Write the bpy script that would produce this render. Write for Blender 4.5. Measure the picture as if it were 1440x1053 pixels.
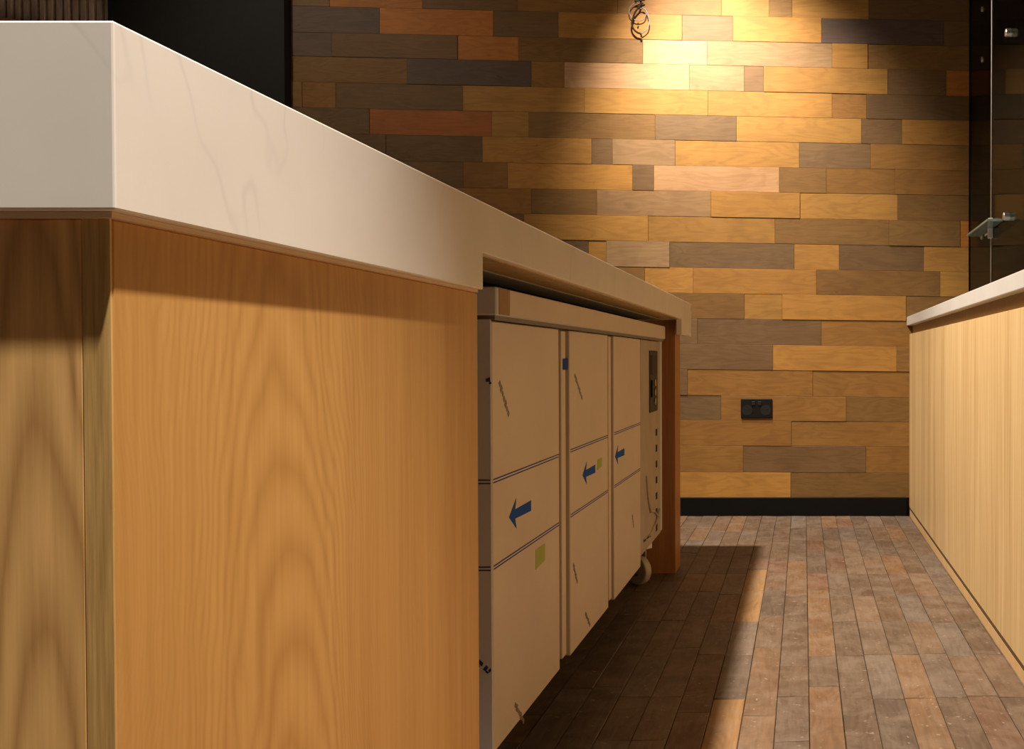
import bpy, bmesh, math, random
from mathutils import Vector, Matrix

random.seed(7)
SC = bpy.context.scene
COL = SC.collection
for o in list(bpy.data.objects):
    bpy.data.objects.remove(o, do_unlink=True)

# ------------------------------------------------------------------ camera
F_PX = 1400.0            # focal length in pixels of a 1440 x 1053 frame
PX0, PY0 = 1130.0, 526.5  # principal point (photograph is an off-centre crop)
CAM_H = 0.71
PITCH = math.atan(21.5 / F_PX)
cam_d = bpy.data.cameras.new('camera')
cam_d.sensor_width = 36.0
cam_d.lens = F_PX / 1440.0 * 36.0
cam_d.shift_x = -(PX0 - 720.0) / 1440.0
cam_d.clip_start = 0.02
cam = bpy.data.objects.new('camera', cam_d)
COL.objects.link(cam)
cam.location = (0, 0, CAM_H)
cam.rotation_euler = (math.pi / 2 - PITCH, 0, 0)
SC.camera = cam

# ------------------------------------------------------------------ world, lamps, exposure
world = bpy.data.worlds.new('world')
SC.world = world
world.use_nodes = True
wb = world.node_tree.nodes['Background']
wb.inputs[0].default_value = (1.0, 0.80, 0.60, 1)
wb.inputs[1].default_value = 0.062
SC.view_settings.view_transform = 'Standard'
SC.view_settings.look = 'None'
SC.view_settings.exposure = 0.0
SC.view_settings.gamma = 1.0
SC.view_settings.use_curve_mapping = False


def spot(name, loc, target, watts, size_deg, blend, radius, color=(1.0, 0.84, 0.63)):
    d = bpy.data.lights.new(name, 'SPOT')
    d.energy = watts
    d.spot_size = math.radians(size_deg)
    d.spot_blend = blend
    d.shadow_soft_size = radius
    d.color = color
    o = bpy.data.objects.new(name, d)
    COL.objects.link(o)
    o.location = loc
    o.rotation_euler = (Vector(target) - Vector(loc)).to_track_quat('-Z', 'Y').to_euler()
    return o


# ceiling downlights: over the near end of the aisle, over the bar, and the wall washer
spot('downlight_near', (0.035, 0.300, 2.74), (-0.13, 0.42, 0.0), 500, 46, 0.75, 0.024, (1.0, 0.915, 0.81))
spot('downlight_bar', (-0.86, 2.70, 2.74), (-0.08, 2.40, 0.0), 650, 122, 0.9, 0.045, (1.0, 0.87, 0.69))
spot('wall_washer', (-0.60, 3.72, 2.74), (-0.33, 4.52, 1.76), 360, 72, 1.0, 0.03, (1.0, 0.87, 0.70))
spot('lounge_fill', (-2.5, 3.3, 2.74), (-2.2, 4.5, 1.9), 26, 84, 0.9, 0.04)  # unseen fill lamp, added to brighten the slats and left planks

# ------------------------------------------------------------------ node helpers
def new_mat(name):
    m = bpy.data.materials.new(name)
    m.use_nodes = True
    nt = m.node_tree
    nt.nodes.clear()
    out = nt.nodes.new('ShaderNodeOutputMaterial')
    b = nt.nodes.new('ShaderNodeBsdfPrincipled')
    nt.links.new(b.outputs[0], out.inputs[0])
    return m, nt, b


def N(nt, typ, **kw):
    n = nt.nodes.new(typ)
    for k, v in kw.items():
        setattr(n, k, v)
    return n


def setin(nt, n, idx, v):
    if hasattr(v, 'links') or isinstance(v, bpy.types.NodeSocket):
        nt.links.new(v, n.inputs[idx])
    else:
        n.inputs[idx].default_value = v


def M(nt, op, a, b=0.0, c=0.0):
    n = N(nt, 'ShaderNodeMath', operation=op)
    setin(nt, n, 0, a)
    setin(nt, n, 1, b)
    if op == 'MULTIPLY_ADD':
        setin(nt, n, 2, c)
    return n.outputs[0]


def VM(nt, op, a, b):
    n = N(nt, 'ShaderNodeVectorMath', operation=op)
    setin(nt, n, 0, a)
    setin(nt, n, 1, b)
    return n.outputs[0]


def noise(nt, vec, scale, detail=3.0, rough=0.5, dist=0.0):
    n = N(nt, 'ShaderNodeTexNoise')
    setin(nt, n, 'Vector', vec)
    n.inputs['Scale'].default_value = scale
    n.inputs['Detail'].default_value = detail
    n.inputs['Roughness'].default_value = rough
    n.inputs['Distortion'].default_value = dist
    return n.outputs[0]


def ramp(nt, fac, stops):
    n = N(nt, 'ShaderNodeValToRGB')
    setin(nt, n, 0, fac)
    el = n.color_ramp.elements
    while len(el) < len(stops):
        el.new(0.5)
    for e, (p, c) in zip(el, stops):
        e.position = p
        e.color = (c[0], c[1], c[2], 1) if len(c) == 3 else c
    return n.outputs[0]


def mul(nt, a, b, fac=1.0):
    n = N(nt, 'ShaderNodeMix', data_type='RGBA', blend_type='MULTIPLY')
    setin(nt, n, 0, fac)
    setin(nt, n, 6, a if not isinstance(a, tuple) else (*a, 1))
    setin(nt, n, 7, b if not isinstance(b, tuple) else (*b, 1))
    return n.outputs[2]


def mix(nt, fac, a, b):
    n = N(nt, 'ShaderNodeMix', data_type='RGBA')
    setin(nt, n, 0, fac)
    setin(nt, n, 6, a if not isinstance(a, tuple) else (*a, 1))
    setin(nt, n, 7, b if not isinstance(b, tuple) else (*b, 1))
    return n.outputs[2]


def bump(nt, b, h, strength=0.2, dist=0.001):
    n = N(nt, 'ShaderNodeBump')
    n.inputs['Strength'].default_value = strength
    n.inputs['Distance'].default_value = dist
    nt.links.new(h, n.inputs['Height'])
    nt.links.new(n.outputs[0], b.inputs['Normal'])


def obj_vec(nt, rand=True):
    tc = N(nt, 'ShaderNodeTexCoord')
    v = tc.outputs['Object']
    if rand:
        oi = N(nt, 'ShaderNodeObjectInfo')
        cx = N(nt, 'ShaderNodeCombineXYZ')
        r = oi.outputs['Random']
        setin(nt, cx, 0, M(nt, 'MULTIPLY', r, 37.0))
        setin(nt, cx, 1, M(nt, 'MULTIPLY', r, 91.0))
        setin(nt, cx, 2, M(nt, 'MULTIPLY', r, 53.0))
        v = VM(nt, 'ADD', v, cx.outputs[0])
    return v


def plain(name, col, rough=0.5, metal=0.0, spec=0.5, grain=0.06, scale=30):
    m, nt, b = new_mat(name)
    v = obj_vec(nt, False)
    f = noise(nt, v, scale, 3)
    c = mul(nt, col, ramp(nt, f, [(0.3, (1 - grain,) * 3), (0.7, (1 + grain,) * 3)]))
    nt.links.new(c, b.inputs['Base Color'])
    b.inputs['Roughness'].default_value = rough
    b.inputs['Metallic'].default_value = metal
    b.inputs['Specular IOR Level'].default_value = spec
    return m


def plank_mat(name, axis, rough, contrast=1.0, knots=True, dusty=False):
    """board whose colour is the object's own colour, grain along axis"""
    m, nt, b = new_mat(name)
    v = obj_vec(nt, True)
    st = [1.0, 1.0, 1.0]
    st[axis] = 0.07
    vs = VM(nt, 'MULTIPLY', v, tuple(st))
    fine = noise(nt, vs, 160, 4, 0.6)
    st2 = [1.0, 1.0, 1.0]
    st2[axis] = 0.22
    vb = VM(nt, 'MULTIPLY', v, tuple(st2))
    broad = noise(nt, vb, 16, 2, 0.5, 0.6)
    rings = M(nt, 'SINE', M(nt, 'MULTIPLY', broad, 42.0))
    oi = N(nt, 'ShaderNodeObjectInfo')
    c = oi.outputs['Color']
    k = contrast
    c = mul(nt, c, ramp(nt, fine, [(0.25, (1 - .30 * k, 1 - .33 * k, 1 - .36 * k)), (0.75, (1 + .12 * k,) * 3)]))
    c = mul(nt, c, ramp(nt, M(nt, 'MULTIPLY_ADD', rings, 0.5, 0.5), [(0.0, (1 - .17 * k, 1 - .2 * k, 1 - .23 * k)), (0.7, (1.04,) * 3)]))
    blot = noise(nt, v, 5.5, 3, 0.55)
    c = mul(nt, c, ramp(nt, blot, [(0.3, (.90, .885, .87)), (0.65, (1.06, 1.06, 1.06))]))
    if knots:
        kn = noise(nt, VM(nt, 'MULTIPLY', v, tuple([0.55 if i == axis else 1.0 for i in range(3)])), 13, 2, 0.6, 1.4)
        c = mul(nt, c, ramp(nt, kn, [(0.20, (.55, .46, .38)), (0.27, (1, 1, 1))]))
    if dusty:
        du = noise(nt, v, 11, 5, 0.7, 0.5)
        c = mix(nt, M(nt, 'MULTIPLY', ramp(nt, du, [(0.45, (0, 0, 0)), (0.72, (1, 1, 1))]), 0.45), c, (0.27, 0.21, 0.165))
        sc = noise(nt, v, 70, 2, 0.7)
        c = mix(nt, M(nt, 'MULTIPLY', ramp(nt, sc, [(0.66, (0, 0, 0)), (0.74, (1, 1, 1))]), 0.6), c, (0.42, 0.33, 0.27))
    nt.links.new(c, b.inputs['Base Color'])
    b.inputs['Roughness'].default_value = rough
    b.inputs['Specular IOR Level'].default_value = 0.35
    bump(nt, b, fine, 0.25, 0.0006)
    return m


def veneer_mat(name, light, dark, u_axis, centre, peak, k_par, freq, rough=0.42, arch=1.0, streak=1.0, wobble=0.10, fsc=210, ssc=34):
    """upright veneer; nested cathedral arches around centre on u_axis, grain along Z"""
    m, nt, b = new_mat(name)
    tc = N(nt, 'ShaderNodeTexCoord')
    sep = N(nt, 'ShaderNodeSeparateXYZ')
    nt.links.new(tc.outputs['Object'], sep.inputs[0])
    u, z = sep.outputs[u_axis], sep.outputs[2]
    wob = noise(nt, VM(nt, 'MULTIPLY', tc.outputs['Object'], (1, 1, 0.28)), 9, 3, 0.5)
    uu = M(nt, 'ADD', M(nt, 'SUBTRACT', u, centre), M(nt, 'MULTIPLY', M(nt, 'SUBTRACT', wob, 0.5), wobble))
    par = M(nt, 'MULTIPLY', M(nt, 'MULTIPLY', uu, uu), k_par)
    vv = M(nt, 'ADD', z, par)
    w2 = noise(nt, VM(nt, 'MULTIPLY', tc.outputs['Object'], (1, 1, 0.12)), 30, 3, 0.6)
    rr = M(nt, 'SINE', M(nt, 'ADD', M(nt, 'MULTIPLY', vv, freq), M(nt, 'MULTIPLY', w2, 2.2)))
    rr = M(nt, 'SUBTRACT', M(nt, 'MULTIPLY', M(nt, 'POWER', M(nt, 'MULTIPLY_ADD', rr, 0.5, 0.5), 0.55), 2.0), 1.15)
    # arches fade away from the centre into straight grain
    fade = M(nt, 'MAXIMUM', M(nt, 'SUBTRACT', 1.0, M(nt, 'MULTIPLY', M(nt, 'ABSOLUTE', uu), 4.2)), 0.12)
    fine = noise(nt, VM(nt, 'MULTIPLY', tc.outputs['Object'], (1, 1, 0.035)), fsc, 4, 0.6)
    strk = noise(nt, VM(nt, 'MULTIPLY', tc.outputs['Object'], (1, 1, 0.02)), ssc, 3, 0.6)
    f = M(nt, 'ADD', 0.5, M(nt, 'MULTIPLY', M(nt, 'MULTIPLY', rr, fade), 0.34 * arch))
    f = M(nt, 'ADD', f, M(nt, 'MULTIPLY', M(nt, 'SUBTRACT', fine, 0.5), 1.0 * streak))
    f = M(nt, 'ADD', f, M(nt, 'MULTIPLY', M(nt, 'SUBTRACT', strk, 0.5), 0.9 * streak))
    c = ramp(nt, f, [(0.0, dark), (0.85, light)])
    nt.links.new(c, b.inputs['Base Color'])
    b.inputs['Roughness'].default_value = rough
    b.inputs['Specular IOR Level'].default_value = 0.35
    bump(nt, b, fine, 0.12, 0.0004)
    return m


def stone_mat(name, base):
    m, nt, b = new_mat(name)
    v = obj_vec(nt, False)
    big = noise(nt, VM(nt, 'MULTIPLY', v, (1, 1.0, 0.35)), 3.2, 4, 0.6, 0.8)
    vein = M(nt, 'ABSOLUTE', M(nt, 'SUBTRACT', big, 0.50))
    patch = noise(nt, v, 4.0, 2)
    msk = M(nt, 'MULTIPLY', ramp(nt, vein, [(0.0, (1, 1, 1)), (0.008, (0, 0, 0))]),
            ramp(nt, patch, [(0.48, (0, 0, 0)), (0.62, (1, 1, 1))]))
    cloud = noise(nt, v, 7, 4)
    c = mul(nt, base, ramp(nt, cloud, [(0.3, (.95, .945, .94)), (0.7, (1.03, 1.03, 1.03))]))
    c = mix(nt, M(nt, 'MULTIPLY', msk, 0.16), c, (0.36, 0.30, 0.26))
    nt.links.new(c, b.inputs['Base Color'])
    b.inputs['Roughness'].default_value = 0.38
    b.inputs['Specular IOR Level'].default_value = 0.4
    return m


MAT = {}
MAT['plank'] = plank_mat('wall_plank_wood', 0, 0.62, 0.5)
MAT['board'] = plank_mat('floor_board_wood', 1, 0.55, 0.75, True, True)
MAT['side'] = veneer_mat('bar_side_veneer', (0.70, 0.385, 0.120), (0.42, 0.19, 0.042), 1, -0.13, 0.6, 42.0, 85.0, streak=0.6, arch=0.50, wobble=0.14, fsc=150, ssc=16)
MAT['front'] = veneer_mat('bar_front_veneer', (0.90, 0.545, 0.205), (0.44, 0.22, 0.072), 0, 0.36, 0.6, 170.0, 52.0, streak=0.7, arch=0.75, wobble=0.045, fsc=260, ssc=60)
MAT['edge'] = veneer_mat('bar_edge_veneer', (0.74, 0.47, 0.17), (0.36, 0.20, 0.065), 0, -3.0, 0.6, 1.0, 10.0, arch=0.1, streak=1.3, fsc=420, ssc=160)
MAT['end'] = veneer_mat('end_panel_veneer', (0.50, 0.23, 0.075), (0.27, 0.10, 0.03), 1, 6.0, 0.6, 1.0, 10.0, arch=0.1, streak=0.7)
MAT['right'] = veneer_mat('back_counter_veneer', (0.72, 0.525, 0.275), (0.44, 0.27, 0.115), 1, 9.0, 0.6, 1.0, 8.0, arch=0.1, streak=1.1, fsc=70, ssc=11)
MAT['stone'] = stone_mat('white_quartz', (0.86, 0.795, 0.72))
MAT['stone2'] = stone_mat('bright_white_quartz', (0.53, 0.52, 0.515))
MAT['film'] = plain('protective_film', (0.68, 0.56, 0.45), 0.38, 0, 0.5, 0.05, 5)
MAT['film2'] = plain('wrinkled_film', (0.42, 0.335, 0.26), 0.42, 0, 0.5, 0.12, 14)
MAT['filmgrey'] = plain('grey_film', (0.56, 0.57, 0.60), 0.40, 0, 0.5, 0.05, 5)
MAT['steel'] = plain('stainless_steel', (0.62, 0.60, 0.57), 0.30, 1.0, 0.5, 0.05)
MAT['raildark'] = plain('grey_drip_rail', (0.16, 0.125, 0.095), 0.45)
MAT['clampgrey'] = plain('pale_grey_clamp', (0.42, 0.40, 0.37), 0.4)
MAT['gapshade'] = plain('painted_gap_shade', (0.09, 0.045, 0.013), 0.9)  # dark brown that paints the shade of a gap
MAT['gasket'] = plain('brown_gasket', (0.16, 0.09, 0.05), 0.5)
MAT['blue'] = plain('blue_print', (0.004, 0.075, 0.40), 0.7, 0, 0.15)
MAT['blueline'] = plain('blue_line_print', (0.015, 0.05, 0.27), 0.7, 0, 0.15)
MAT['greymark'] = plain('grey_print', (0.21, 0.165, 0.13), 0.5)
MAT['darkmark'] = plain('dark_print', (0.02, 0.035, 0.11), 0.5)
MAT['green'] = plain('green_tape', (0.36, 0.43, 0.04), 0.5)
MAT['black'] = plain('black_gloss', (0.003, 0.003, 0.003), 0.5, 0, 0.15)
MAT['blackwall'] = plain('black_wall_paint', (0.015, 0.0145, 0.014), 0.7, 0, 0.2)
MAT['blackplastic'] = plain('black_plastic', (0.006, 0.0055, 0.005), 0.5, 0, 0.2)
MAT['darkgrey'] = plain('dark_grey_plastic', (0.013, 0.012, 0.011), 0.5, 0, 0.25)
MAT['slat'] = plank_mat('slat_wood', 2, 0.6, 0.6, False)
MAT['ply'] = veneer_mat('ply_underside', (0.58, 0.39, 0.16), (0.24, 0.14, 0.05), 0, 9, 0, 1, 10, arch=0.1, streak=1.0)
MAT['greyboard'] = plain('grey_board', (0.24, 0.23, 0.22), 0.8)
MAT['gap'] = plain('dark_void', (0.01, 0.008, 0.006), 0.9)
MAT['rail'] = plain('brown_rail', (0.36, 0.23, 0.135), 0.6)
MAT['plinth'] = plain('plinth_timber', (0.62, 0.40, 0.19), 0.5)
MAT['packer'] = plain('painted_wood_reflection', (0.36, 0.20, 0.08), 0.6)  # brown of wood mirrored in bare steel, painted as plain colour
MAT['packer2'] = plain('pale_packer_timber', (0.68, 0.50, 0.33), 0.6)
MAT['concrete'] = plain('subfloor', (0.085, 0.056, 0.040), 0.9)
MAT['ceil'] = plain('ceiling_paint', (0.30, 0.28, 0.26), 0.9)
MAT['backing'] = plain('wall_backing', (0.05, 0.03, 0.018), 0.9)
MAT['cable_grey'] = plain('grey_cable', (0.20, 0.165, 0.155), 0.5)
MAT['coil_dark'] = plain('coil_dark_brown', (0.022, 0.010, 0.004), 0.7, 0, 0.15)
MAT['wheel'] = plain('castor_wheel', (0.50, 0.42, 0.34), 0.5)
MAT['brownboard'] = plain('brown_board', (0.46, 0.20, 0.075), 0.6)

m, nt, b = new_mat('dark_splashback')
v = obj_vec(nt, False)
nt.links.new(mul(nt, (0.005, 0.0045, 0.0035), ramp(nt, noise(nt, v, 3, 3), [(0.3, (.6, .6, .6)), (0.7, (1.5, 1.6, 1.3))])), b.inputs['Base Color'])
b.inputs['Roughness'].default_value = 0.12
b.inputs['IOR'].default_value = 1.065
MAT['splash'] = m

m, nt, b = new_mat('tinted_glass')
v = obj_vec(nt, False)
nt.links.new(mul(nt, (0.16, 0.18, 0.14), ramp(nt, noise(nt, v, 2, 2), [(0.3, (.9, .9, .9)), (0.7, (1.1, 1.1, 1.1))])), b.inputs['Base Color'])
b.inputs['Transmission Weight'].default_value = 1.0
b.inputs['Roughness'].default_value = 0.03
b.inputs['IOR'].default_value = 1.08
MAT['glass'] = m
m, nt, b = new_mat('shelf_glass')
v = obj_vec(nt, False)
nt.links.new(mul(nt, (0.10, 0.13, 0.11), ramp(nt, noise(nt, v, 2, 2), [(0.3, (.9, .9, .9)), (0.7, (1.1, 1.1, 1.1))])), b.inputs['Base Color'])
b.inputs['Roughness'].default_value = 0.15
MAT['shelf'] = m

# ------------------------------------------------------------------ object helpers
def link(name, me, mat, parent=None, loc=(0, 0, 0)):
    o = bpy.data.objects.new(name, me)
    COL.objects.link(o)
    o.location = loc
    if mat is not None and len(me.materials) == 0:
        me.materials.append(MAT[mat] if isinstance(mat, str) else mat)
    if parent is not None:
        o.parent = parent
    return o


def tag(o, label=None, cat=None, group=None, kind=None):
    if label: o['label'] = label
    if cat: o['category'] = cat
    if group: o['group'] = group
    if kind: o['kind'] = kind
    return o


def empty(name, loc):
    o = bpy.data.objects.new(name, None)
    COL.objects.link(o)
    o.location = loc
    o.empty_display_size = 0.1
    return o


def bm_box(bm, x0, x1, y0, y1, z0, z1):
    vs = [bm.verts.new(p) for p in ((x0, y0, z0), (x1, y0, z0), (x1, y1, z0), (x0, y1, z0),
                                    (x0, y0, z1), (x1, y0, z1), (x1, y1, z1), (x0, y1, z1))]
    for f in ((3, 2, 1, 0), (4, 5, 6, 7), (0, 1, 5, 4), (1, 2, 6, 5), (2, 3, 7, 6), (3, 0, 4, 7)):
        bm.faces.new([vs[i] for i in f])


def finish(bm, name, bev=0.0, seg=1):
    if bev > 0:
        bm.normal_update()
        bmesh.ops.bevel(bm, geom=[e for e in bm.edges if len(e.link_faces) == 2 and e.calc_face_angle(0) > 0.5],
                        offset=bev, segments=seg, affect='EDGES', profile=0.5)
    bmesh.ops.recalc_face_normals(bm, faces=bm.faces)
    me = bpy.data.meshes.new(name)
    bm.to_mesh(me)
    bm.free()
    return me


def box(name, x0, x1, y0, y1, z0, z1, mat, parent=None, bev=0.0, seg=1):
    """box in WORLD coordinates; parent is expected to be unrotated, unscaled"""
    bm = bmesh.new()
    off = Vector((0, 0, 0)) if parent is None else Vector(parent.location)
    if parent is not None and parent.parent is not None:
        off = off + Vector(parent.parent.location)
    bm_box(bm, x0, x1, y0, y1, z0, z1)
    bmesh.ops.translate(bm, verts=bm.verts, vec=-off)
    me = finish(bm, name, bev, seg)
    return link(name, me, mat, parent)


def prism_yz(name, pts, x0, x1, mat, parent=None, bev=0.0, seg=1):
    """outline in the (y, z) plane extruded from x0 to x1, world coordinates"""
    bm = bmesh.new()
    off = Vector((0, 0, 0)) if parent is None else Vector(parent.location)
    if parent is not None and parent.parent is not None:
        off = off + Vector(parent.parent.location)
    a = [bm.verts.new((x0, y, z)) for y, z in pts]
    c = [bm.verts.new((x1, y, z)) for y, z in pts]
    n = len(pts)
    bm.faces.new(a)
    bm.faces.new(list(reversed(c)))
    for i in range(n):
        bm.faces.new((a[i], a[(i + 1) % n], c[(i + 1) % n], c[i]))
    bmesh.ops.translate(bm, verts=bm.verts, vec=-off)
    bmesh.ops.recalc_face_normals(bm, faces=bm.faces)
    me = finish(bm, name, bev, seg)
    return link(name, me, mat, parent)


def bm_cyl(bm, p0, p1, r, n=20, r1=None):
    p0, p1 = Vector(p0), Vector(p1)
    r1 = r if r1 is None else r1
    q = (p1 - p0).to_track_quat('Z', 'Y')
    a, c = [], []
    for i in range(n):
        t = 2 * math.pi * i / n
        d = Vector((math.cos(t), math.sin(t), 0))
        a.append(bm.verts.new(p0 + q @ (d * r)))
        c.append(bm.verts.new(p1 + q @ (d * r1)))
    bm.faces.new(list(reversed(a)))
    bm.faces.new(c)
    for i in range(n):
        bm.faces.new((a[i], a[(i + 1) % n], c[(i + 1) % n], c[i]))


def cyl(name, p0, p1, r, mat, parent=None, n=20, bev=0.0, r1=None):
    bm = bmesh.new()
    off = Vector((0, 0, 0)) if parent is None else Vector(parent.location)
    if parent is not None and parent.parent is not None:
        off = off + Vector(parent.parent.location)
    bm_cyl(bm, Vector(p0) - off, Vector(p1) - off, r, n, r1)
    return link(name, finish(bm, name, bev), mat, parent)


def tube(name, pts, r, mat, parent=None, n=8):
    off = Vector((0, 0, 0)) if parent is None else Vector(parent.location)
    P = [Vector(p) - off for p in pts]
    bm = bmesh.new()
    rings = []
    for i, p in enumerate(P):
        t = (P[min(i + 1, len(P) - 1)] - P[max(i - 1, 0)]).normalized()
        s = t.cross(Vector((0, 1, 0)))
        if s.length < 1e-3:
            s = t.cross(Vector((1, 0, 0)))
        s.normalize()
        w = t.cross(s)
        rings.append([bm.verts.new(p + (s * math.cos(2 * math.pi * k / n) + w * math.sin(2 * math.pi * k / n)) * r) for k in range(n)])
    for a, c in zip(rings, rings[1:]):
        for k in range(n):
            bm.faces.new((a[k], a[(k + 1) % n], c[(k + 1) % n], c[k]))
    bm.faces.new(rings[0])
    bm.faces.new(list(reversed(rings[-1])))
    me = finish(bm, name)
    for f in me.polygons:
        f.use_smooth = True
    return link(name, me, mat, parent)


# survey of the photograph: where a sight line meets an upright plane
def ray(px, py):
    dx, dz = (px - PX0) / F_PX, (PY0 - py) / F_PX
    c, s = math.cos(PITCH), math.sin(PITCH)
    return Vector((dx, c + dz * s, -s + dz * c))


def on_y(px, py, y):
    d = ray(px, py)
    return (d.x * y / d.y, CAM_H + d.z * y / d.y)


def on_x(px, py, x):
    d = ray(px, py)
    return (d.y * x / d.x, CAM_H + d.z * x / d.x)


# ------------------------------------------------------------------ setting
WALL_Y = 4.52
FLOOR_X0, FLOOR_X1 = -4.5, 0.80
floor = box('floor', FLOOR_X0, FLOOR_X1, -1.6, WALL_Y + 0.03, -0.06, -0.012, 'concrete')
tag(floor, 'worn brown timber strip floor of the aisle between the counters', kind='structure')
ceiling = box('ceiling', FLOOR_X0, FLOOR_X1, -1.6, WALL_Y + 0.03, 2.80, 2.86, 'ceil')
tag(ceiling, 'plain ceiling above the bar', kind='structure')

wall_back = box('wall_back', -2.33, 0.80, WALL_Y + 0.012, WALL_Y + 0.10, -0.012, 2.80, 'backing')
tag(wall_back, 'end wall clad in mixed brown and golden horizontal timber planks', kind='structure')
wall_right = box('wall_right', 0.752, 0.80, -1.6, WALL_Y + 0.012, -0.012, 2.80, 'splash')
tag(wall_right, 'glossy near-black side wall above the right-hand counter', kind='structure')
wall_left = box('wall_left', -3.10, -2.315, WALL_Y - 0.06, WALL_Y + 0.10, -0.012, 2.80, 'blackwall')
tag(wall_left, 'plain matt black wall left of the timber planks', kind='structure')
baseboard = box('baseboard_back', -2.31, 0.468, WALL_Y - 0.016, WALL_Y + 0.012, -0.004, 0.083, 'black', bev=0.002)
tag(baseboard, 'black skirting board under the timber planks', kind='structure')

# wall planks -------------------------------------------------------
C = {'g': (0.316, 0.156, 0.033), 'p': (0.369, 0.214, 0.104), 'o': (0.336, 0.124, 0.021), 'b': (0.171, 0.088, 0.023),
     'd': (0.131, 0.073, 0.028), 'y': (0.151, 0.086, 0.036), 't': (0.265, 0.157, 0.072), 'r': (0.248, 0.083, 0.017),
     'v': (0.094, 0.059, 0.044), 'm': (0.221, 0.105, 0.023)}
# lower joint of each row at x = 1000 px, and its slope
ROWS = [(22.0, .0235), (57.5, .021), (91.8, .0225), (127.6, .022), (162.7, .0205), (198.0, .019), (233.8, .0175), (269.3, .0155),
        (305.2, .0165), (341.0, .0175), (377.0, .0155), (412.6, .0135), (448.2, .0115), (484.0, .012), (519.6, .0112),
        (556.0, .011), (591.0, .008), (626.4, .005), (664.0, .004), (699.0, .001)]
# planks of each row: (left edge px, tone); the last number closes the row
PL = [
    [(413, 'd'), (467, 'o'), (597, 'd'), (730, 'm'), (870, 'm'), (1015, 'g'), (1082, 'b'), (1114, 'g'), (1221, 'd'), 1362],
    [(413, 'v'), (537, 'o'), (696, 'd'), (787, 'g'), (960, 'y'), (1031, 'g'), (1155, 'v'), (1326, 'd'), 1362],
    [(413, 'v'), (470, 'd'), (646, 'o'), (731, 'b'), (905, 'p'), (995, 't'), (1170, 'g'), (1220, 'b'), 1362],
    [(413, 'b'), (575, 'v'), (749, 'm'), (795, 'p'), (970, 't'), (1047, 'y'), (1074, 'g'), (1248, 'd'), (1330, 'o'), 1362],
    [(413, 'b'), (428, 'm'), (475, 'd'), (653, 'g'), (823, 'g'), (996, 'g'), (1170, 'm'), (1218, 'd'), 1362],  # narrow first piece paints the trim's shadow as a darker plank
    [(413, 'd'), (522, 'r'), (693, 'g'), (745, 'b'), (922, 'y'), (1036, 'g'), (1211, 'd'), (1268, 'g'), 1362],
    [(413, 'd'), (545, 'd'), (680, 'g'), (833, 'y'), (862, 't'), (950, 'g'), (1124, 'y'), (1224, 'm'), 1362],
    [(480, 'd'), (653, 'm'), (715, 'g'), (890, 'y'), (920, 'p'), (1096, 'b'), (1162, 'm'), (1258, 'm'), 1362],
    [(575, 'm'), (748, 'b'), (840, 't'), (1000, 'g'), (1125, 'g'), (1262, 'b'), 1362],
    [(565, 'b'), (738, 'g'), (912, 'g'), (1090, 'b'), (1250, 'b'), (1350, 'o'), 1362],
    [(655, 'd'), (828, 'g'), (853, 't'), (942, 'y'), (1117, 'g'), (1180, 'd'), (1299, 'g'), 1362],
    [(735, 'b'), (907, 'g'), (975, 'g'), (1148, 'b'), (1322, 'g'), 1362],
    [(873, 'b'), (1047, 'g'), (1100, 'g'), (1274, 'b'), 1362],
    [(900, 'y'), (981, 'y'), (1155, 'm'), 1330],
    [(912, 'y'), (1087, 'g'), (1261, 'b'), 1330],
    [(880, 'd'), (967, 'm'), (1143, 'm'), 1315],
    [(840, 'y'), (1014, 'm'), (1190, 'b'), 1330],
    [(938, 'm'), (1113, 'm'), 1288],
    [(871, 'm'), (1045, 'd'), (1218, 'm'), 1330],
    [(938, 'g'), (1112, 'b'), 1288],
]


def plank(x0, x1, zt0, zt1, zb0, zb1, front, tone):
    """one chamfered wall plank; its upper and lower edges may run slightly out of level"""
    g, ch = 0.0003, 0.0010
    cx, cz = (x0 + x1) / 2, (zt0 + zt1 + zb0 + zb1) / 4
    yb = WALL_Y + 0.014
    o4 = [(x0 + g, zb0 + g), (x1 - g, zb1 + g), (x1 - g, zt1 - g), (x0 + g, zt0 - g)]
    i4 = [(x0 + g + ch, zb0 + g + ch), (x1 - g - ch, zb1 + g + ch), (x1 - g - ch, zt1 - g - ch), (x0 + g + ch, zt0 - g - ch)]
    V = [(x - cx, yb - WALL_Y, z - cz) for x, z in o4] + [(x - cx, front + ch - WALL_Y, z - cz) for x, z in o4] + \
        [(x - cx, front - WALL_Y, z - cz) for x, z in i4]
    Fc = [(3, 2, 1, 0)] + [(i, (i + 1) % 4, 4 + (i + 1) % 4, 4 + i) for i in range(4)] + \
         [(4 + i, 4 + (i + 1) % 4, 8 + (i + 1) % 4, 8 + i) for i in range(4)] + [(8, 9, 10, 11)]
    me = bpy.data.meshes.new('plank')
    me.from_pydata(V, [], Fc)
    o = link('plank', me, 'plank', wall_back, (cx, WALL_Y, cz))
    c = C[tone]
    j = random.uniform(0.90, 1.10)
    h = random.uniform(-0.04, 0.04)
    o.color = (c[0] * j * (1 + h), c[1] * j, c[2] * j * (1 - h), 1)


def edge_z(row, px):
    if row < 0:
        a, s = 22.0 - 35.5, .0245
    else:
        a, s = ROWS[row]
    return on_y(px, a + s * (px - 1000.0), WALL_Y)[1]


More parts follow.
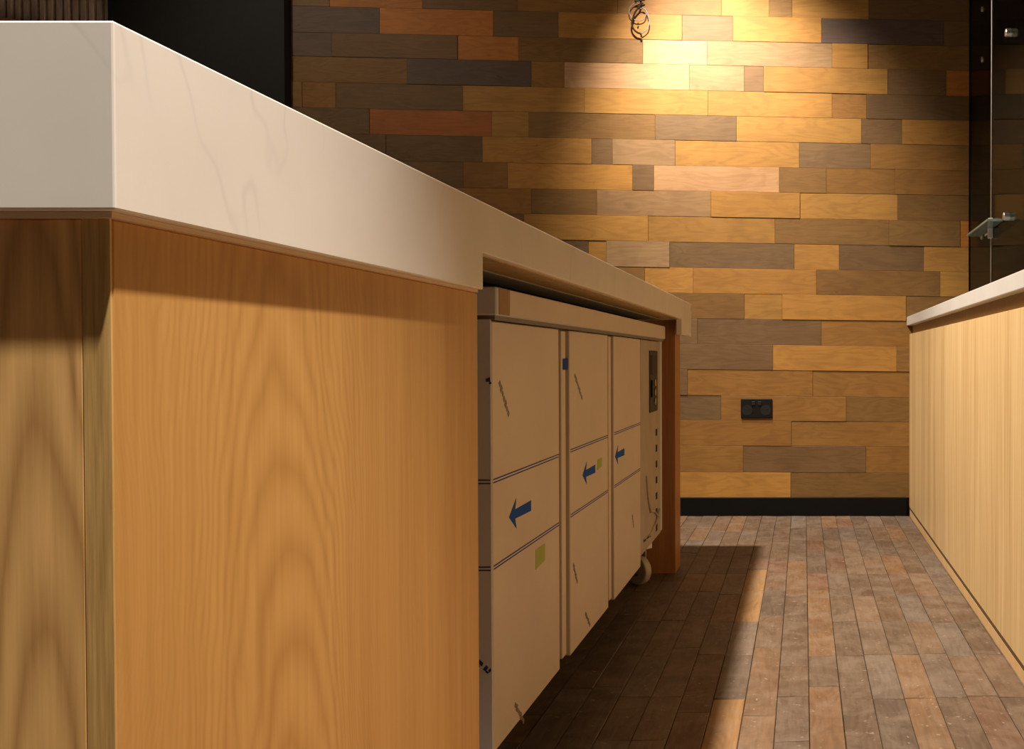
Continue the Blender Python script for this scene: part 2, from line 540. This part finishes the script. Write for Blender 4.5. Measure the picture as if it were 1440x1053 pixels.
for r, row in enumerate(PL):
    xs = [p[0] for p in row[:-1]] + [row[-1]]
    tones = [p[1] for p in row[:-1]]
    while xs[0] > 413:                      # carry the row on behind the bar
        xs.insert(0, max(413, xs[0] - random.choice((174, 174, 120, 90))))
        tones.insert(0, random.choice('mgbydt'))
    for i, t in enumerate(tones):
        a, c = xs[i], xs[i + 1]
        zb_a, zb_c = edge_z(r, a), edge_z(r, c)
        if r == len(PL) - 1:
            zb_a = zb_c = 0.080
        plank(on_y(a, 500, WALL_Y)[0], on_y(c, 500, WALL_Y)[0], edge_z(r - 1, a), edge_z(r - 1, c), zb_a, zb_c,
              WALL_Y - random.choice((0.0, 0.001, 0.002, 0.004)), t)
# rows above the photograph's upper edge, up to the ceiling
ztop = [edge_z(-1, 413), edge_z(-1, 1362)]
xl, xr = on_y(413, 500, WALL_Y)[0], on_y(1362, 500, WALL_Y)[0]
while max(ztop) < 2.78:
    zt = [min(z + 0.116, 2.795) for z in ztop]
    x = xl
    while x < xr - 0.01:
        x2 = min(xr, x + random.choice((0.56, 0.56, 0.3, 0.42)))
        f0, f1 = (x - xl) / (xr - xl), (x2 - xl) / (xr - xl)
        plank(x, x2, zt[0] + (zt[1] - zt[0]) * f0, zt[0] + (zt[1] - zt[0]) * f1,
              ztop[0] + (ztop[1] - ztop[0]) * f0, ztop[0] + (ztop[1] - ztop[0]) * f1, WALL_Y, random.choice('gmbdot'))
        x = x2
    ztop = zt

# floor boards ------------------------------------------------------
FC = {'n': (0.147, 0.097, 0.065), 'k': (0.132, 0.090, 0.064), 'o': (0.200, 0.113, 0.060), 'y': (0.288, 0.163, 0.070), 'r': (0.153, 0.084, 0.054),
      'G': (0.153, 0.115, 0.092), 'x': (0.112, 0.076, 0.054)}
COLW, COLX = 0.0667, 0.0117
SPECIAL = {(-3, 0): 'y', (-3, 1): 'y', (-3, 2): 'G', (-3, 3): 'G', (-3, 4): 'y', (-3, 5): 'y', (-4, 0): 'r', (-4, 1): 'r', (-4, 2): 'r',
           (-2, 0): 'o', (-2, 1): 'o', (-2, 2): 'o', (0, 3): 'o', (0, 4): 'o', (0, 5): 'r', (3, 1): 'o', (3, 2): 'o', (4, 4): 'G', (5, 1): 'r'}


def floor_board(x0, x1, y0, y1, tone):
    g, ch = 0.0006, 0.0012
    zt = random.uniform(-0.0012, 0.0)
    cx, cy = (x0 + x1) / 2, (y0 + y1) / 2
    hx, hy = (x1 - x0) / 2 - g, (y1 - y0) / 2 - g
    tl = random.uniform(-0.0008, 0.0008)
    V = []
    for (a, c, z) in ((1, 1, -0.012), (1, 1, zt - ch)):
        V += [(-hx * a, -hy * c, z), (hx * a, -hy * c, z), (hx * a, hy * c, z), (-hx * a, hy * c, z)]
    V += [(-hx + ch, -hy + ch, zt + tl), (hx - ch, -hy + ch, zt - tl), (hx - ch, hy - ch, zt - tl), (-hx + ch, hy - ch, zt + tl)]
    Fc = [(3, 2, 1, 0)] + [(i, (i + 1) % 4, 4 + (i + 1) % 4, 4 + i) for i in range(4)] + \
         [(4 + i, 4 + (i + 1) % 4, 8 + (i + 1) % 4, 8 + i) for i in range(4)] + [(8, 9, 10, 11)]
    me = bpy.data.meshes.new('floor_board')
    me.from_pydata(V, [], Fc)
    o = link('floor_board', me, 'board', floor, (cx, cy, 0))
    c = FC[tone]
    j = random.uniform(0.88, 1.14)
    h = random.uniform(-0.06, 0.06)
    o.color = (c[0] * j * (1 + h), c[1] * j, c[2] * j * (1 - h), 1)


for k in range(-9, 8):
    x0 = COLX + k * COLW
    x1 = min(x0 + COLW, 0.492)
    if x1 - x0 < 0.01:
        continue
    joints = [1.78 + 0.302 * i + random.uniform(-0.012, 0.012) + (0.0 if k >= 1 else random.choice((0, 0, -0.10, 0.06))) for i in range(0, 9)]
    joints = [-1.2, -0.85, -0.5, -0.15, 0.2, 0.58, 0.95, 1.28, 1.55 + random.uniform(-.05, .05)] + [j for j in joints if j < WALL_Y - 0.1] + [WALL_Y - 0.018]
    prev = None
    for i in range(len(joints) - 1):
        row = i - 8
        same = prev is not None and random.random() < 0.25
        t = SPECIAL.get((k, row)) or random.choice('nnnnnnkkkkkorGGx')
        if k >= 6:
            t = random.choice('GGk')
        floor_board(x0, x1, joints[i], joints[i + 1], t)
        prev = t

# slatted wall behind the bar's left end -----------------------------
sp = empty('slat_panel', (-3.45, WALL_Y - 0.02, -0.012))
tag(sp, 'dark brown vertical timber slat screen behind the near end of the bar', 'screen')
box('backing', -4.40, -3.10, WALL_Y, WALL_Y + 0.06, -0.012, 2.80, 'gap', sp)
x = -3.125
bm = bmesh.new()
bm_box(bm, -0.012, 0.012, -0.028, 0.0, 0.0, 2.80)
slat_me = finish(bm, 'slat', 0.004, 2)
slat_me.materials.append(MAT['slat'])
for i in range(34):
    o = bpy.data.objects.new('slat', slat_me)
    COL.objects.link(o)
    o.parent = sp
    o.location = (x - sp.location.x, 0.02, 0)
    j = random.uniform(0.85, 1.15)
    o.color = (0.62 * j, 0.47 * j, 0.37 * j, 1)
    x -= 0.0366

# ------------------------------------------------------------------ the bar on the left
BX = -0.387               # aisle side of the stone
TOP = 0.90
Y0, Y1, Y2, Y3 = 0.561, 1.204, 3.16, 3.43
BACK = -1.25
bar_top = empty('bar_countertop', (-0.82, 2.0, 0.794))
tag(bar_top, 'thick white quartz bar top with a deep mitred edge over the wrapped fridge', 'countertop')
prism_yz('stone_slab', [(Y0, TOP), (Y3, TOP), (Y3, 0.8385), (Y1, 0.8385), (Y1, 0.794), (Y0, 0.794)],
         BACK, BX, 'stone', bar_top, 0.0013, 2)
box('apron_return', BX - 0.016, BX - 0.0001, Y2, Y3, 0.788, 0.8405, 'stone', bar_top)
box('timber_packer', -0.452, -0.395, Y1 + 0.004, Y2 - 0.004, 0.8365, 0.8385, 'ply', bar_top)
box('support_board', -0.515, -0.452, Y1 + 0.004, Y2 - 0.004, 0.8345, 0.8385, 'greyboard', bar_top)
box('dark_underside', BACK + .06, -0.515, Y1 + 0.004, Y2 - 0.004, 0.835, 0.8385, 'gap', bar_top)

cab = empty('bar_cabinet', (-0.8, 0.89, 0.0))
tag(cab, 'oak veneered bar cabinet filling the left foreground below the white stone', 'cabinet')
WX = -0.397
box('side_panel', WX - 0.0165, WX, 0.573, 1.213, 0.0, 0.7905, 'side', cab, 0.0011)
e = box('edge_strip', WX - 0.0163, WX - 0.0004, 0.5714, 0.573, 0.0, 0.7905, 'edge', cab)
box('front_panel', BACK + 0.02, WX - 0.0166, 0.5716, 0.590, 0.0, 0.7905, 'front', cab, 0.0009)
box('end_panel', BACK + 0.02, WX - 0.017, 1.197, 1.213, 0.0, 0.7905, 'front', cab)
box('outer_panel', BACK + 0.02, BACK + 0.036, 0.590, 1.197, 0.0, 0.7905, 'front', cab)
box('packer', BACK + 0.03, WX + 0.004, 0.567, 1.203, 0.7905, 0.7938, 'packer2', cab)

bp = box('bar_front_panel', BACK + 0.02, BACK + 0.05, 1.2135, 3.155, 0.0, 0.8345, 'front')
tag(bp, 'plain timber panel closing the customer side of the bar behind the fridge', 'panel')

endp = empty('end_panel', (-0.8, 3.36, 0.0))
tag(endp, 'reddish timber upright at the far end of the bar beside the fridge', 'panel')
EX = -0.425
box('board', BACK + 0.05, EX - 0.002, 3.290, 3.425, 0.0, 0.8380, 'end', endp)
box('edge_strip', EX - 0.002, EX, 3.290, 3.425, 0.0, 0.8380, 'end', endp)

# ------------------------------------------------------------------ the wrapped fridge
FX = -0.44                # door faces
fr = empty('bar_fridge', (-0.7, 2.24, 0.0))
tag(fr, 'three-door under-counter bar fridge still wrapped in protective film, on castors', 'fridge')
FZ0, FZ1 = 0.150, 0.768
YN, YF = 1.406, 3.08
body = box('body', -0.98, FX - 0.016, YN + 0.004, 3.205, FZ0 + 0.01, FZ1, 'filmgrey', fr, 0.002)
endc = box('end_cover', -0.96, FX - 0.0012, YN - 0.0035, YN - 0.0005, FZ0 + 0.004, FZ1 - 0.002, 'filmgrey', fr)
top = box('worktop', -0.99, -0.4315, YN - 0.006, YF + 0.02, 0.772, 0.812, 'filmgrey', fr, 0.002)
box('film_cover', -0.4315, -0.4305, YN + 0.055, YF + 0.018, 0.7735, 0.8105, 'film', top)
box('bare_edge', -0.4315, -0.4306, YN + 0.005, YN + 0.052, 0.7735, 0.8105, 'packer', top)  # uncovered steel; the wood it reflects is painted on as brown
box('drip_rail', -0.98, FX + 0.004, YN + 0.001, YF + 0.015, 0.7655, 0.772, 'raildark', fr)


def decal(name, quads, x, mat, parent):
    """flat print a hair proud of the face at x; quads are lists of (y, z)"""
    off = Vector(parent.location) + (Vector(parent.parent.location) if parent.parent else Vector())
    bm = bmesh.new()
    for q in quads:
        a = [bm.verts.new(Vector((x + 0.0006, y, z)) - off) for y, z in q]
        c = [bm.verts.new(Vector((x, y, z)) - off) for y, z in q]
        bm.faces.new(a)
        n = len(q)
        for i in range(n):
            bm.faces.new((a[i], c[i], c[(i + 1) % n], a[(i + 1) % n]))
    return link(name, finish(bm, name), mat, parent)


def stroke(y0, z0, y1, z1, w):
    d = Vector((y1 - y0, z1 - z0))
    n = Vector((-d.y, d.x)).normalized() * w / 2
    return [(y0 + n.x, z0 + n.y), (y1 + n.x, z1 + n.y), (y1 - n.x, z1 - n.y), (y0 - n.x, z0 - n.y)]


L1, L2 = 0.537, 0.414      # heights of the printed double lines
doors = [(YN, 1.789), (1.873, 2.236), (2.308, 2.678)]
for i, (a, c) in enumerate(doors):
    d = box('door', FX - 0.014, FX, a, c, FZ0, FZ1 - 0.004, 'film', fr, 0.0015)
    for j, zc in enumerate((L1, L2)):
        w = 0.0016
        decal('printed_line', [[(a + .003, zc + s - w / 2), (c - .003, zc + s - w / 2), (c - .003, zc + s + w / 2), (a + .003, zc + s + w / 2)] for s in (-0.0022, 0.0022)],
              FX, 'blueline', d)
    # arrow pointing to the near end
    cy, cz = ((on_x(733, 718, FX)), (on_x(829, 663, FX)), (on_x(872, 638, FX)))[i]
    L = 0.105
    decal('printed_arrow', [[(cy - L * .62, cz), (cy - L * .26, cz + .023), (cy - L * .32, cz + .008), (cy - L * .32, cz - .008), (cy - L * .26, cz - .023)],
                            [(cy - L * .32, cz + .0070), (cy + L * .52, cz + .0085), (cy + L * .52, cz - .0085), (cy - L * .32, cz - .0070)]],
          FX, 'blue', d)
    # slanted repeat print on the film
    marks = [[(702, 537, 716, 586)], [(808, 527, 819, 562)], []][i] + [[(797, 812, 806, 838), (724, 990, 737, 1016)], [(806, 793, 812, 820), (823, 862, 830, 880)], [(889, 724, 891, 742)]][i]
    for (p0x, p0y, p1x, p1y) in marks:
        pa, pb = on_x(p0x, p0y, FX), on_x(p1x, p1y, FX)
        if pa[0] > a and pb[0] < c:
            n = 7
            qs = []
            for s in range(n):
                t0, t1 = s / n, (s + 0.72) / n
                wv = (0.007, 0.010, 0.006)[s % 3]
                qs.append(stroke(pa[0] + (pb[0] - pa[0]) * t0, pa[1] + (pb[1] - pa[1]) * t0, pa[0] + (pb[0] - pa[0]) * t1, pa[1] + (pb[1] - pa[1]) * t1, wv))
            decal('printed_mark', qs, FX, 'greymark', d)
    if i < 2:
        px = [(753, 801, 766, 764), (840, 661, 846, 643)][i]
        pa, pb = on_x(px[0], px[1], FX), on_x(px[2], px[3], FX)
        decal('green_sticker', [[(pa[0], pa[1]), (pb[0], pa[1] + .004), (pb[0], pb[1]), (pa[0] + .002, pb[1])]], FX, 'green', d)
# mullions between the doors
for (a, c, lo) in ((1.789, 1.873, 0), (2.236, 2.308, 1), (2.678, 2.712, 2)):
    box('gasket_gap', FX - 0.018, FX - 0.012, a, c, FZ0 + 0.012, FZ1 - 0.004, 'gasket', fr)
    w = c - a
    box('mullion', FX - 0.012, FX - 0.004, a + w * 0.42, a + w * 0.80, FZ0 + 0.008, FZ1 - 0.006, 'film', fr, 0.001)
decal('blue_sticker', [[(on_x(791, 520, FX - .004)[0], on_x(791, 520, FX - .004)[1]), (on_x(800, 520, FX - .004)[0], on_x(791, 520, FX - .004)[1]),
                        (on_x(800, 505, FX - .004)[0], on_x(791, 504, FX - .004)[1]), (on_x(791, 504, FX - .004)[0], on_x(791, 504, FX - .004)[1])]],
      FX - 0.004, 'blueline', fr)


# prints on the grey near end of the fridge
def decal_y(name, quads, y, mat, parent):
    off = Vector(parent.location) + (Vector(parent.parent.location) if parent.parent else Vector())
    bm = bmesh.new()
    for q in quads:
        a = [bm.verts.new(Vector((x, y - 0.0006, z)) - off) for x, z in q]
        c = [bm.verts.new(Vector((x, y, z)) - off) for x, z in q]
        bm.faces.new(a)
        n = len(q)
        for i in range(n):
            bm.faces.new((a[i], c[i], c[(i + 1) % n], a[(i + 1) % n]))
    return link(name, finish(bm, name), mat, parent)


for zc in (L1, L2):
    decal_y('printed_line', [[(-0.9, zc + s - .0009), (FX - .002, zc + s - .0009), (FX - .002, zc + s + .0009), (-0.9, zc + s + .0009)] for s in (-.0024, .0024)],
            YN - .0035, 'darkmark', endc)


def eq(*pts):
    return [on_y(px, py, YN) for px, py in pts]


decal_y('printed_mark', [eq((670, 921), (674, 922), (676, 937), (671, 934)), eq((675, 926), (681, 931), (679, 936), (675, 932)),
                         eq((680, 940), (685, 934), (688, 937), (684, 943)), eq((684, 941), (689, 944), (687, 946), (684, 944)),
                         eq((688, 941), (691, 938), (692, 942), (689, 945))], YN - .0035, 'darkmark', endc)
decal_y('printed_mark', [eq((684, 533), (690, 530), (691, 536), (685, 537)), eq((689, 536), (692, 537), (692, 540), (689, 540))], YN - .0035, 'darkmark', endc)

# compressor bay with its control panel, louvre slots and wrinkled film
bay = box('compressor_cover', FX - 0.016, FX - 0.004, 2.714, YF, FZ0 + 0.022, FZ1 - 0.004, 'film2', fr, 0.0015)
cp = box('control_panel', FX - 0.006, FX - 0.001, 2.86, 3.01, 0.555, 0.735, 'darkgrey', fr, 0.002)
box('display', FX - 0.001, FX + 0.0005, 2.88, 2.99, 0.665, 0.722, 'blackplastic', cp)
for q, zz in enumerate((0.585, 0.612, 0.640)):
    cyl('button', (FX - 0.001, 2.95, zz), (FX + 0.002, 2.95, zz), 0.011, 'steel', cp, 14)
box('switch', FX - 0.001, FX + 0.004, 2.875, 2.895, 0.60, 0.65, 'blackplastic', cp, 0.001)
for q in range(7):
    zz = 0.49 - q * 0.048
    box('louvre_slot', FX - 0.0042, FX - 0.0030, 2.985, 3.012, zz - 0.010, zz + 0.010, 'gap', fr)


tube('film_fold', [(FX - 0.004, 2.80, 0.38), (FX - 0.002, 2.83, 0.31), (FX - 0.002, 2.87, 0.27), (FX - 0.002, 2.94, 0.26), (FX - 0.003, 3.03, 0.23)], 0.004, 'film2', fr, 6)
tube('film_fold', [(FX - 0.003, 2.75, 0.205), (FX - 0.002, 2.86, 0.202), (FX - 0.002, 2.97, 0.22), (FX - 0.003, 3.05, 0.25)], 0.004, 'film2', fr, 6)

# castors
def castor(x, y, turn):
    c = empty('castor', (x - fr.location.x, y - fr.location.y, 0.0))
    c.parent = fr
    c.rotation_euler = (0, 0, math.radians(turn))
    r = 0.045
    bm = bmesh.new()
    bm_cyl(bm, (-0.014, 0, r), (0.014, 0, r), r, 28)
    link('wheel', finish(bm, 'wheel', 0.006, 2), 'wheel', c)
    bm = bmesh.new()
    bm_cyl(bm, (-0.0155, 0, r), (0.0155, 0, r), 0.017, 18)
    link('hub', finish(bm, 'hub', 0.001), 'steel', c)
    bm = bmesh.new()
    bm_box(bm, -0.020, -0.0165, -0.014, 0.014, r - 0.008, 0.115)
    bm_box(bm, 0.0165, 0.020, -0.014, 0.014, r - 0.008, 0.115)
    bm_box(bm, -0.03, 0.03, -0.03, 0.03, 0.113, 0.161)
    link('fork', finish(bm, 'fork', 0.001), 'steel', c)


castor(-0.520, 3.13, 55)
castor(-0.60, 1.52, 10)
castor(-0.92, 3.13, 30)
castor(-0.92, 1.52, -20)

# ------------------------------------------------------------------ right-hand counter
RX = 0.468
rt = empty('back_countertop', (0.61, 3.0, 0.86))
tag(rt, 'slim white stone benchtop running along the right-hand wall', 'countertop')
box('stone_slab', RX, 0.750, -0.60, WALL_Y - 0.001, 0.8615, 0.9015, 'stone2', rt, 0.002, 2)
rc = empty('back_counter_cabinet', (0.62, 3.0, 0.0))
tag(rc, 'pale oak veneered counter front along the right side of the aisle', 'cabinet')
box('front_panel', RX + 0.013, RX + 0.031, -0.59, WALL_Y - 0.001, 0.040, 0.824, 'right', rc, 0.0006)
box('shadow_rail', RX + 0.026, RX + 0.05, -0.59, WALL_Y - 0.001, 0.824, 0.8615, 'rail', rc)
box('gap_shade_strip', RX + 0.0136, RX + 0.05, -0.59, WALL_Y - 0.001, 0.028, 0.040, 'gapshade', rc)  # solid strip, almost flush, coloured dark to paint the gap's shade
box('plinth', RX + 0.013, RX + 0.031, -0.59, WALL_Y - 0.018, 0.0, 0.028, 'plinth', rc)
box('carcass', RX + 0.031, 0.748, -0.59, WALL_Y - 0.02, 0.0, 0.8600, 'rail', rc)

# glass screen on the right-hand counter
GX = 0.65
gp = empty('glass_screen', (GX, 2.9, 0.9015))
tag(gp, 'tall dark tinted glass screen standing on the right-hand white benchtop', 'glass screen')
box('pane', GX - 0.004, GX + 0.004, 2.30, 3.43, 0.903, 2.45, 'glass', gp)
box('edge_glint_strip', GX - 0.006, GX + 0.006, 3.43, 3.440, 0.9015, 2.45, 'steel', gp, 0.001)  # steel strip added to draw the bright line of the glass edge
for (px, py) in ((1419, 46), (1416, 304)):
    yy, zz = on_x(px, py, GX - 0.01)
    bb = cyl('standoff_bolt', (GX - 0.022, yy, zz), (GX + 0.022, yy, zz), 0.013, 'steel', gp, 20, 0.002)
gs = empty('glass_bracket_shelf', (0.65, 3.4, 1.155))
tag(gs, 'small green-tinted glass shelf clamped across the dark glass screen edge', 'shelf')
box('shelf_plate', 0.592, GX - 0.007, 3.22, 3.62, 1.155, 1.163, 'shelf', gs, 0.001)
box('shelf_plate', GX + 0.007, 0.71, 3.22, 3.62, 1.155, 1.163, 'shelf', gs, 0.001)
box('clamp', GX - 0.021, GX - 0.0065, 3.39, 3.41, 1.122, 1.19, 'clampgrey', gs, 0.001)
for (px, py) in ((1381, 13), (1381, 84), (1380, 333)):  # small round steel dots on the side wall
    yy, zz = on_x(px, py, 0.750)
    s_ = cyl('wall_dot', (0.7465, yy, zz), (0.754, yy, zz), 0.011, 'steel', None, 14, 0.0015)
    tag(s_, {13: 'small steel fixing highest on the black side wall', 84: 'small steel fixing below the highest one on the black side wall',
             333: 'small steel fixing on the black side wall beside the glass shelf'}[py], 'dot', 'steel dots on the black side wall')

# ------------------------------------------------------------------ small things on the plank wall
xa, za = on_y(1042, 587.5, WALL_Y)
xb, zb = on_y(1086, 560.5, WALL_Y)
ol = empty('power_outlet', ((xa + xb) / 2, WALL_Y - 0.005, (za + zb) / 2))
tag(ol, 'black double power outlet on the timber plank wall near the floor', 'outlet')
yo = WALL_Y - 0.005
box('plate', xa, xb, yo - 0.008, yo + 0.004, za, zb, 'blackplastic', ol, 0.003, 2)
cx = (xa + xb) / 2
for s in (-1, 1):
    box('switch', cx + s * 0.014 - 0.008, cx + s * 0.014 + 0.008, yo - 0.012, yo - 0.008, zb - 0.030, zb - 0.012, 'darkgrey', ol, 0.001)
    sx = cx + s * 0.042
    sk = cyl('socket', (sx, yo - 0.0095, (za + zb) / 2 - 0.008), (sx, yo - 0.008, (za + zb) / 2 - 0.008), 0.024, 'darkgrey', ol, 24)
    for (dx, dz, ang) in ((-0.008, 0.006, 30), (0.008, 0.006, -30), (0, -0.011, 90)):
        bm = bmesh.new()
        bm_box(bm, -0.0055, 0.0055, -0.001, 0.001, -0.0012, 0.0012)
        bmesh.ops.rotate(bm, verts=bm.verts, cent=(0, 0, 0), matrix=Matrix.Rotation(math.radians(ang), 3, 'Y'))
        link('pin_slot', finish(bm, 'pin_slot'), 'gap', sk, (sx + dx - ol.location.x, yo - 0.0098 - ol.location.y, (za + zb) / 2 - 0.008 + dz - ol.location.z))

# loose coil of cable hanging out of the plank wall
cx, cz = on_y(902, 36, WALL_Y)
S = WALL_Y / F_PX
cc = empty('cable_coil', (cx, WALL_Y - 0.004, cz))
tag(cc, 'small loose coil of cable hanging from the lit plank wall', 'cable')


def cpts(pl):
    out = []
    P = [Vector(((px - 902) * S + cx, WALL_Y - 0.006 - d * 0.45, (36 - py) * S + cz)) for px, py, d in pl]
    for i in range(len(P) - 1):
        p0, p1, p2, p3 = P[max(i - 1, 0)], P[i], P[i + 1], P[min(i + 2, len(P) - 1)]
        for t in (0, .2, .4, .6, .8):
            out.append(0.5 * ((2 * p1) + (-p0 + p2) * t + (2 * p0 - 5 * p1 + 4 * p2 - p3) * t * t + (-p0 + 3 * p1 - 3 * p2 + p3) * t ** 3))
    out.append(P[-1])
    return out


tube('dark_tube', cpts([(a, b_, d_ + 0.02) for a, b_, d_ in [(902, 4, .0), (902.5, 8, .02), (900, 14, .03), (895, 20, .03), (892, 28, .03), (890, 36, .03), (892, 43, .03), (897, 48, .028), (902, 50, .022), (903, 54, .016)]]), 0.0042, 'coil_dark', cc)  # thicker, very dark brown tube in the coil
tube('grey_flex', cpts([(905, 4, .0), (895, 6, .022), (888, 12, .028), (886, 20, .03), (889, 26, .03), (894, 30, .03), (900, 31, .03), (906, 29, .028), (909, 24, .03), (909, 17, .03), (905, 14, .03), (899, 15, .03)]), 0.0024, 'cable_grey', cc)
tube('grey_flex', cpts([(904, 13, .036), (910, 18, .036), (913, 26, .036), (914, 35, .036), (912, 42, .036), (908, 46, .036), (903, 49, .034)]), 0.0024, 'cable_grey', cc)
tube('dark_tube', cpts([(a, b_, d_ + 0.02) for a, b_, d_ in [(894, 5, .026), (899, 5, .03), (904, 4, .028), (908, 3, .02)]]), 0.0042, 'coil_dark', cc)
cyl('cable_end', (cx - 3.5 * S, WALL_Y - 0.018, cz + 2 * S), (cx - 4 * S, WALL_Y - 0.018, cz - 0.8 * S), 0.0035, 'coil_dark', cc, 10)

# sloping brown timber just showing over the bar at the far left
bb = empty('sloped_timber_board', (-3.8, WALL_Y - 0.10, -0.012))
tag(bb, 'reddish brown sloped timber board peeping over the bar at far left', 'board')
bm = bmesh.new()
pts = [(-0.40, -0.0), (0.62, -0.0), (0.62, on_y(60, 42, WALL_Y - .1)[1]), (on_y(0, 21, WALL_Y - .1)[0] + 3.8, on_y(0, 21, WALL_Y - .1)[1]), (-0.40, on_y(0, 21, WALL_Y - .1)[1] + 0.13)]
a = [bm.verts.new((x, -0.012, z)) for x, z in pts]
c = [bm.verts.new((x, 0.012, z)) for x, z in pts]
bm.faces.new(a)
bm.faces.new(list(reversed(c)))
for i in range(len(pts)):
    bm.faces.new((a[i], a[(i + 1) % len(pts)], c[(i + 1) % len(pts)], c[i]))
link('panel', finish(bm, 'panel', 0.002), 'brownboard', bb)
